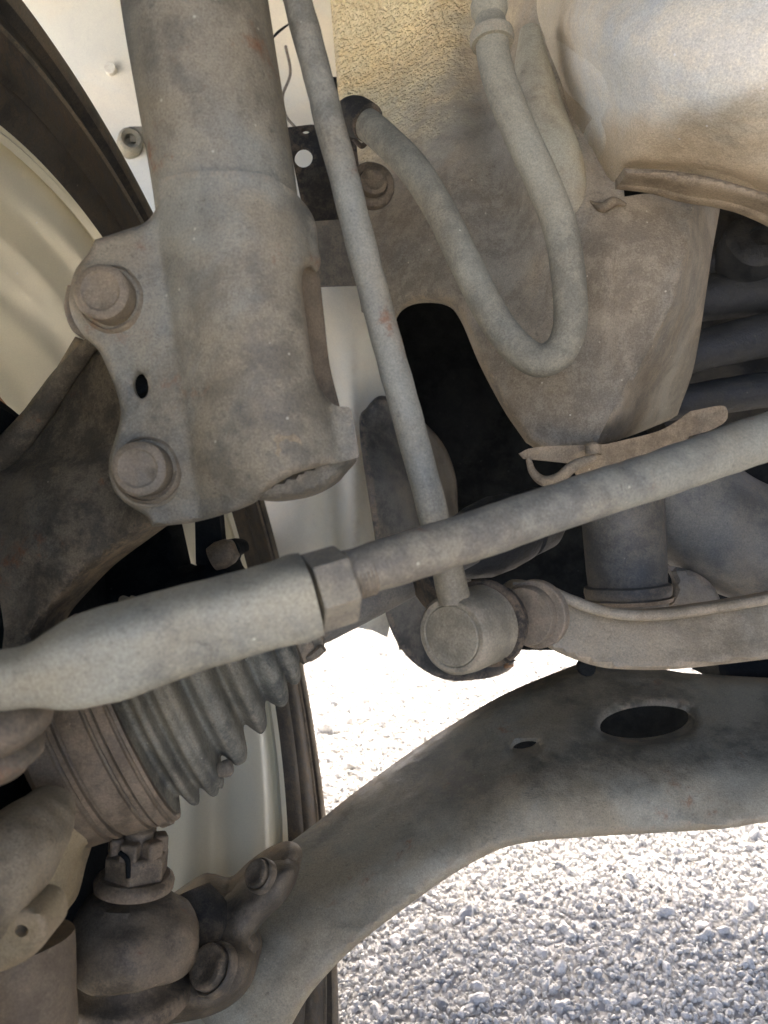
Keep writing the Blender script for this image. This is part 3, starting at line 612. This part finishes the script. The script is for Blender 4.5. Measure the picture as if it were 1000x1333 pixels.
# ================================================================== HOSE
HO = thing('brake_hose', 'grey beige rubber brake hose hanging in a long loop behind the link rod', 'brake hose', P(715, 480, .36))
hp = [(452, 152, .425), (475, 160, .415), (505, 185, .405), (540, 222, .395), (575, 278, .387), (605, 340, .38), (638, 405, .374), (668, 447, .369), (700, 469, .364), (728, 458, .36), (742, 425, .358), (741, 370, .357), (730, 300, .357), (706, 235, .358), (678, 175, .36), (655, 118, .363), (643, 75, .366), (640, 40, .368)]
hv = tube([P(*p) for p in hp], [(.0082 if i < 4 else .0079) for i in range(len(hp))], seg=40, n=12)
obj('hose_tube', hv, M['hose'], HO, 80)
obj('hose_fitting', tube([P(448, 160, .43), P(462, 152, .42), P(480, 160, .413)], [.0095, .0105, .0098], seg=24), M['rubber'], HO)
fr = lathe_px((641, 58, .367), (628, -90, .372), [(0, 18), (0, 27), (6, 29), (14, 28), (20, 22), (34, 19), (44, 24), (52, 24), (60, 20), (70, 24), (150, 24)], seg=40)
obj('ferrule', fr, M['hose'], HO)

# ================================================================== LINK
LK = thing('stabiliser_link', 'long thin dusty link rod slanting down to its round ball socket', 'stabiliser link', P(590, 830, .31))
lv = tube([P(370, -60, .305), P(390, 10, .304), P(440, 200, .303), P(490, 395, .303), P(535, 560, .304), P(572, 700, .306), P(592, 782, .309)], [.0058, .0058, .0060, .0060, .0061, .0061, .0066], seg=36, n=14, bump=2)
obj('link_rod', lv, M['link'], LK, 80)
A_ = P(587, 828, .306); B_ = P(631, 812, .327); axs = B_ - A_; axs /= np.linalg.norm(axs); LL = np.linalg.norm(B_ - A_)
def lp_(prof): return [(t * LL, r * 1.13) for t, r in prof]
SK = obj('ball_socket', lathe(A_, axs, lp_([(0, 0), (0, .0105), (.02, .011), (.0, .0115), (.0, .013), (.06, .0142), (.3, .0148), (.62, .0148), (.8, .0146), (.86, .015), (.92, .015), (.95, .0135)]), seg=64, wob=.0003, wscale=150), M['link'], LK, 40)
obj('dust_boot', lathe(A_, axs, lp_([(.93, .0135), (.97, .0162), (1.05, .0168), (1.1, .016), (1.14, .0135), (1.2, .0125), (1.22, .0145), (1.32, .0145), (1.38, .011), (1.5, .010), (1.52, 0)]), seg=56), M['rubber'], LK, 40)
obj('snapped_cable_tie', tube([P(652, 846, .322), P(658, 858, .318), P(664, 862, .316), P(671, 859, .315)], [.0005, .0007, .0006, .0003], seg=8), M['rubber'], LK)
obj('boot_clip', tube([P(655, 852, .33), P(662, 860, .325), P(658, 868, .322), (P(668, 866, .32))], [.0006] * 4, seg=8), M['rust'], LK)

# ================================================================== STABILISER BAR
SB = thing('stabiliser_bar', 'flattened dusty brown end of the stabiliser bar running off right', 'stabiliser bar', P(850, 830, .37))
sbp = panel([(655, 772), (672, 757), (705, 762), (745, 778), (790, 793), (850, 796), (920, 788), (1000, 775), (1070, 760, 1), (1070, 850, 1), (1000, 858), (940, 865), (880, 871), (830, 872), (780, 868), (735, 853), (700, 836), (672, 826), (655, 800)],
    rbf([(655, 790, .365), (700, 765, .362), (700, 830, .352), (800, 800, .358), (800, 860, .348), (1000, 790, .36), (1000, 850, .35)]), .011, roll=9, rolldepth=.004, step=6, nz=.0008, nzs=60)
obj('bar', sbp, M['stab'], SB, 45)
obj('bar_lip', tube([P(668, 760, .355), P(705, 765, .352), P(745, 782, .35), P(790, 797, .35), P(850, 801, .35), P(920, 793, .351), P(1000, 780, .352), P(1070, 766, .353)], [.001, .0022, .0026, .0026, .0026, .0026, .0025, .0025], seg=14), M['stab'], SB, 80)
obj('collar', lathe(P(690, 800, .347), -axs, [(0, .0135), (.004, .0135), (.0055, .0128), (.0055, 0)], seg=48), M['cup'], SB)
bv = obj('washer', lathe(P(700, 798, .349), -axs, [(0, .0155), (.004, .0155), (.0045, .015), (.0045, 0)], seg=40), M['cup'], SB)

# ================================================================== TIE ROD
TR = thing('tie_rod', 'pale dusty tie rod crossing the whole picture in front of the strut', 'tie rod', P(430, 770, .23))
obj('rod', tube([P(452, 748, .232), P(520, 728, .238), P(600, 703, .246), P(720, 662, .26), P(850, 620, .276), P(1000, 568, .297), P(1150, 520, .32)], [.0074, .0078, .0080, .0081, .0086, .0094, .0096], seg=48, n=12, bump=2), M['rod'], TR, 80)
obj('thread', lathe_px((440, 756, .231), (510, 733, .237), [(0, 31)] + sum([[(s, 32), (s + 2, 33), (s + 4, 32)] for s in range(4, 40, 5)], []) + [(44, 31)], seg=36), M['bolt'], TR)
tdir = P(455, 747, .232) - P(395, 765, .2265)
nutv = prism(P(405, 773, .2272), tdir, 6, .0122, .0118, .25, .06)
bevel(obj('lock_nut', nutv, M['rod'], TR, 30), .0034, 4)
re = tube([P(405, 773, .2268), P(385, 779, .2258), P(350, 789, .2244), P(250, 817, .220), P(150, 848, .216), P(105, 862, .214), P(70, 872, .213), P(40, 879, .212), P(0, 886, .211), P(-80, 896, .21)],
          [.0116, .0121, .0113, .0115, .0122, .0115, .0098, .0078, .0075, .0078], seg=72, n=8, sq=3.2, rot=.35, bump=2)
obj('rod_end', re, M['rodend'], TR, 80)
obj('rod_end_boot', merge(lathe_px((-25, 905, .215), (-5, 1010, .222), [(0, 50), (10, 74), (26, 86), (44, 80), (54, 62), (60, 56), (70, 66), (80, 64), (92, 46), (100, 40)], seg=48)), M['ball'], TR, 60)

# ================================================================== DRIVE SHAFT
DS = thing('drive_shaft', 'drive shaft with ribbed dusty rubber boot under the tie rod', 'drive shaft', P(110, 960, .34))
A1, B1 = (110, 960, .335), (620, 700, .39)
obj('joint_cup', lathe_px(A1, B1, [(-60, 90), (-58, 120), (-50, 128), (-30, 131), (-20, 133), (-18, 129), (-14, 129), (-12, 134), (-6, 135), (-4, 129), (0, 129), (2, 136), (10, 138), (32, 142), (34, 138), (37, 138), (39, 143), (44, 144), (46, 141), (48, 148), (60, 149), (62, 145), (64, 145), (66, 147), (70, 146), (71, 138), (76, 120)], seg=110), M['cup'], DS, 30)
rib = [(72, 140), (76, 130), (80, 126), (86, 128), (92, 138), (96, 141), (100, 140), (105, 132), (109, 129), (114, 132), (119, 140), (123, 142), (127, 141), (132, 136), (135, 137), (140, 132), (146, 116), (151, 109), (156, 110), (163, 119), (170, 121), (178, 119), (185, 108), (191, 92), (196, 87), (201, 90), (208, 98), (215, 97), (222, 90), (229, 76), (234, 71), (240, 74), (248, 80), (256, 79), (263, 71), (269, 60), (274, 62), (281, 63), (288, 57), (294, 46), (300, 42)]
rb_ = []
for i_, (s_, r_) in enumerate(rib):
    lo2 = max(0, i_ - 3); hi2 = min(len(rib), i_ + 4); mean = sum(r for _, r in rib[lo2:hi2]) / (hi2 - lo2)
    rb_.append((s_, r_ + (min(0, r_ - mean)) * .7))
rib = [tuple(q) for q in cat_rom(rb_, 3)]
obj('bellows', lathe_px(A1, B1, rib, seg=140, wob=.0003, wscale=30), M['boot'], DS, 60)
obj('small_clamp', lathe_px(A1, B1, [(296, 40), (298, 45), (316, 45), (318, 42), (330, 40), (334, 33)], seg=60), M['bolt'], DS, 30)
obj('clamp_tail', tube([P(402, 857, .352), P(412, 851, .35), P(421, 843, .349)], [.002, .002, .002], seg=6), M['bolt'], DS)
obj('shaft', lathe_px(A1, B1, [(330, 33), (350, 34), (420, 33), (500, 31), (560, 30)], seg=48, wob=.0004), M['mount'], DS, 60)
obj('shaft_ring', lathe(P(545, 764, .362), P(620, 700, .39) - P(110, 960, .335), [(0, .012), (.002, .015), (.006, .015), (.008, .012)], seg=40), M['rubber'], DS)
obj('inner_joint', lathe_px((560, 730, .40), (720, 668, .47), [(20, 30), (40, 40), (70, 48), (95, 50), (118, 46), (122, 40), (126, 44), (150, 42), (165, 30), (168, 0)], seg=60, wob=.001), M['engine'], DS)
obj('band_screw', lathe_px((285, 1003, .325), (308, 996, .325), [(0, 9), (8, 11), (14, 11), (18, 8), (19, 0)], seg=16), M['bolt'], DS)

# castle nut + ball joint
BJ = thing('ball_joint', 'oily brown ball joint with slotted castle nut bolted on the control arm', 'ball joint', P(170, 1290, .345))
zA, zB = (175, 1150, .332), (181, 1080, .333)
zd = P(*zB) - P(*zA)
obj('stud_washer', lathe_px(zA, zB, [(-6, 46), (-4, 50), (4, 51), (9, 49), (13, 44), (14, 0)], seg=60), M['ball'], BJ)
nb = P(177, 1140, .332)
cn = prism(nb, zd, 6, .0138, .0110, .1, .1)
bevel(obj('castle_nut', cn, M['ball'], BJ, 30), .0012, 2)
zz = zd / np.linalg.norm(zd); xx = np.cross(zz, Fw); xx /= np.linalg.norm(xx); yy = np.cross(zz, xx)
mer = []
for k in range(6):
    a_ = k * math.pi / 3 + .45; d_ = xx * math.cos(a_) + yy * math.sin(a_); t_ = np.cross(zz, d_)
    mer.append(box(nb + zz * .0135 + d_ * .0092, (.0074, .0058, .0075), (t_, d_, zz)))
bevel(obj('castellation', merge(*mer), M['ball'], BJ, 30), .001, 2)
obj('stud', lathe(nb, zz, [(.01, .0062), (.0195, .0062), (.021, .005), (.021, 0)], seg=30), M['ball'], BJ)
obj('cotter_pin', tube([nb + zz * .015 - Fw * .0125 + xx * .004, nb + zz * .013 - Fw * .0145, nb + zz * .006 - Fw * .0145 - xx * .001], [.001, .0011, .001], seg=10), M['dark'], BJ)
obj('joint_cover', lathe_px((165, 1320, .34), (172, 1200, .342), [(10, 60), (14, 74), (20, 79), (34, 79), (40, 76), (44, 62), (60, 56), (80, 50)], seg=72, wob=.0006), M['ball'], BJ, 60)
fl_ = panel([(205, 1190, 1), (250, 1160), (268, 1158), (292, 1162), (318, 1140), (345, 1122), (370, 1114), (386, 1122), (388, 1140), (375, 1168), (350, 1195), (332, 1215), (326, 1228), (333, 1250), (330, 1275), (312, 1300), (280, 1320), (230, 1332), (120, 1345, 1), (90, 1290, 1)],
    rbf([(205, 1190, .385), (268, 1160, .385), (330, 1150, .378), (380, 1130, .372), (370, 1170, .362), (325, 1230, .356), (330, 1270, .348), (280, 1310, .338), (200, 1330, .335), (240, 1250, .36), (300, 1200, .372), (100, 1320, .335)]),
    .018, roll=38, rolldepth=.026, step=6, nz=.0008, nzs=60)
obj('flange', fl_, M['ball'], BJ, 60)
bdir = -Fw * .55 + Up * .55 - Rt * .5
bolt('flange_bolt', BJ, P(280, 1262, .344), bdir, .0095, .004, .0115, .003, M['ball'], n=20)
bolt('flange_bolt', BJ, P(340, 1140, .366), bdir, .0065, .003, .008, .0025, M['ball'], n=20)
obj('joint_boot', tube([P(238, 1165, .385), P(252, 1215, .378), P(245, 1275, .366)], [.014, .020, .016], seg=30), M['rubber'], BJ, 70)

# ================================================================== LOWER ARM
LA = thing('control_arm', 'wide dusty black pressed lower control arm with large oval hole', 'control arm', P(700, 1000, .43))
def arm_shade_mask(q):  # paler dusty lower face, darker top: fall of light put into the colour
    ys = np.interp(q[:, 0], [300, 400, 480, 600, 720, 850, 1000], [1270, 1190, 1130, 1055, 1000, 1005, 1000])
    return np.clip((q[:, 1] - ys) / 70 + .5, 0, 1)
def arm_extra(q):
    x, y = q[:, 0], q[:, 1]
    return -.0 * x
arm_top = [(200, 1230, 1), (300, 1160), (372, 1108), (412, 1078), (470, 1032), (560, 968), (650, 913), (720, 882), (762, 866, 1), (850, 872), (905, 880), (1000, 886), (1090, 890, 1)]
arm_bot = [(1090, 1062, 1), (1000, 1070), (940, 1079), (860, 1084), (760, 1090), (700, 1095), (650, 1106), (590, 1138), (530, 1180), (470, 1226), (432, 1262), (400, 1300), (370, 1350), (330, 1400, 1), (180, 1400, 1)]
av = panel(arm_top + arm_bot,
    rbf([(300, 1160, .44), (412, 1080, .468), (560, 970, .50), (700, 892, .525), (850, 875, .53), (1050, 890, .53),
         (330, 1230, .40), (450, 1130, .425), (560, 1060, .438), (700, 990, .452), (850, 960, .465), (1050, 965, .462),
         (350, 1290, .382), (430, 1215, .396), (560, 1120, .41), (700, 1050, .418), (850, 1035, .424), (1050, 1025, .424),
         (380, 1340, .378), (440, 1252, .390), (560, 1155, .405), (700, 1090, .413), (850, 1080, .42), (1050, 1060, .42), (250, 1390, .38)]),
    .01, holes=[ellipse(843, 943, 62, 24, -4, 44), ellipse(685, 973, 18, 8, -8, 24)], roll=10, rolldepth=.006, step=7, nz=.0016, nzs=50, holeroll=(7, .005), mask=arm_shade_mask)
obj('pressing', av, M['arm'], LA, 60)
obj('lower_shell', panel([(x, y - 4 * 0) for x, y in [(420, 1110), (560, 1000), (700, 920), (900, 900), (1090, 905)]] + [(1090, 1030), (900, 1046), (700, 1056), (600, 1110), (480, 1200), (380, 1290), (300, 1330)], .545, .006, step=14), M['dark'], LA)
for (x, y) in ((764, 866),):
    obj('edge_bolt', lathe(P(x, y + 3, .50), -Fw, [(-.004, .006), (.002, .0055), (.003, .004), (.003, 0)], seg=18), M['dark'], LA)

# ================================================================== MOUNT, DUCT, PLATE
MT = thing('rubber_mount', 'dark grey cylindrical mount standing behind the stabiliser bar', 'mount', P(815, 785, .43))
obj('mount_tube', lathe_px((820, 800, .43), (806, 600, .43), [(0, 48), (20, 50), (24, 54), (32, 55), (38, 54), (40, 49), (60, 50), (140, 53), (200, 56)], seg=64, wob=.0008, wscale=40), M['mount'], MT, 40)
obj('mount_ring', lathe_px((820, 800, .43), (806, 600, .43), [(17, 50), (17, 55), (22, 56), (22, 50)], seg=64), M['cup'], MT)
DU = thing('subframe_tube', 'fat dark subframe tube running from the mount towards the right edge', 'subframe', P(960, 700, .47))
obj('tube_body', tube([P(850, 600, .46), P(890, 650, .462), P(950, 695, .466), P(1020, 715, .47), P(1150, 730, .48)], [.030, .034, .036, .036, .036], seg=56), M['mount'], DU, 80)
obj('tube_bracket', panel([(868, 735, 1), (905, 745), (930, 765), (945, 800, 1), (870, 790, 1), (880, 760)], .445, .006, step=6, roll=6), M['mount'], DU)
PL = thing('jacking_plate', 'thin dusty steel plate bolted under the chassis leg above the tie rod', 'plate', P(800, 580, .4))
obj('plate', panel([(676, 590, 1), (700, 582), (790, 578, 1), (860, 560), (900, 535, 1), (938, 528), (947, 534), (945, 548), (925, 560), (897, 568, 1), (882, 612, 1), (770, 650, 1), (742, 603, 1), (682, 597, 1)], rbf([(676, 590, .385), (790, 580, .395), (940, 530, .40), (790, 597, .398), (930, 556, .403), (800, 640, .405)]), .0025, step=5, nz=.0008, nzs=100), M['rail'], PL, 30)
obj('plate_loop', tube([P(688, 598, .383), P(694, 615, .381), P(708, 626, .378), P(728, 622, .375), P(748, 606, .373), P(775, 596, .374)], [.0014, .002, .0026, .0028, .0028, .002], seg=14), M['rail'], PL)
obj('plate_rivet', lathe(P(772, 581, .386), Up, [(-.004, .004), (.0005, .004), (.0015, .003), (.003, 0)], seg=20, wob=.0008, wscale=200), M['rail'], PL)
SF = thing('crossmember', 'black crossmember end behind the control arm at the right edge', 'crossmember', P(980, 880, .56))
obj('crossmember_shell', panel([(935, 862, 1), (1090, 850, 1), (1090, 900, 1), (950, 892), (938, 880)], .56, .05, step=8, roll=6), M['dark'], SF)

for o in bpy.data.objects:
    if '_o' in o: del o['_o']
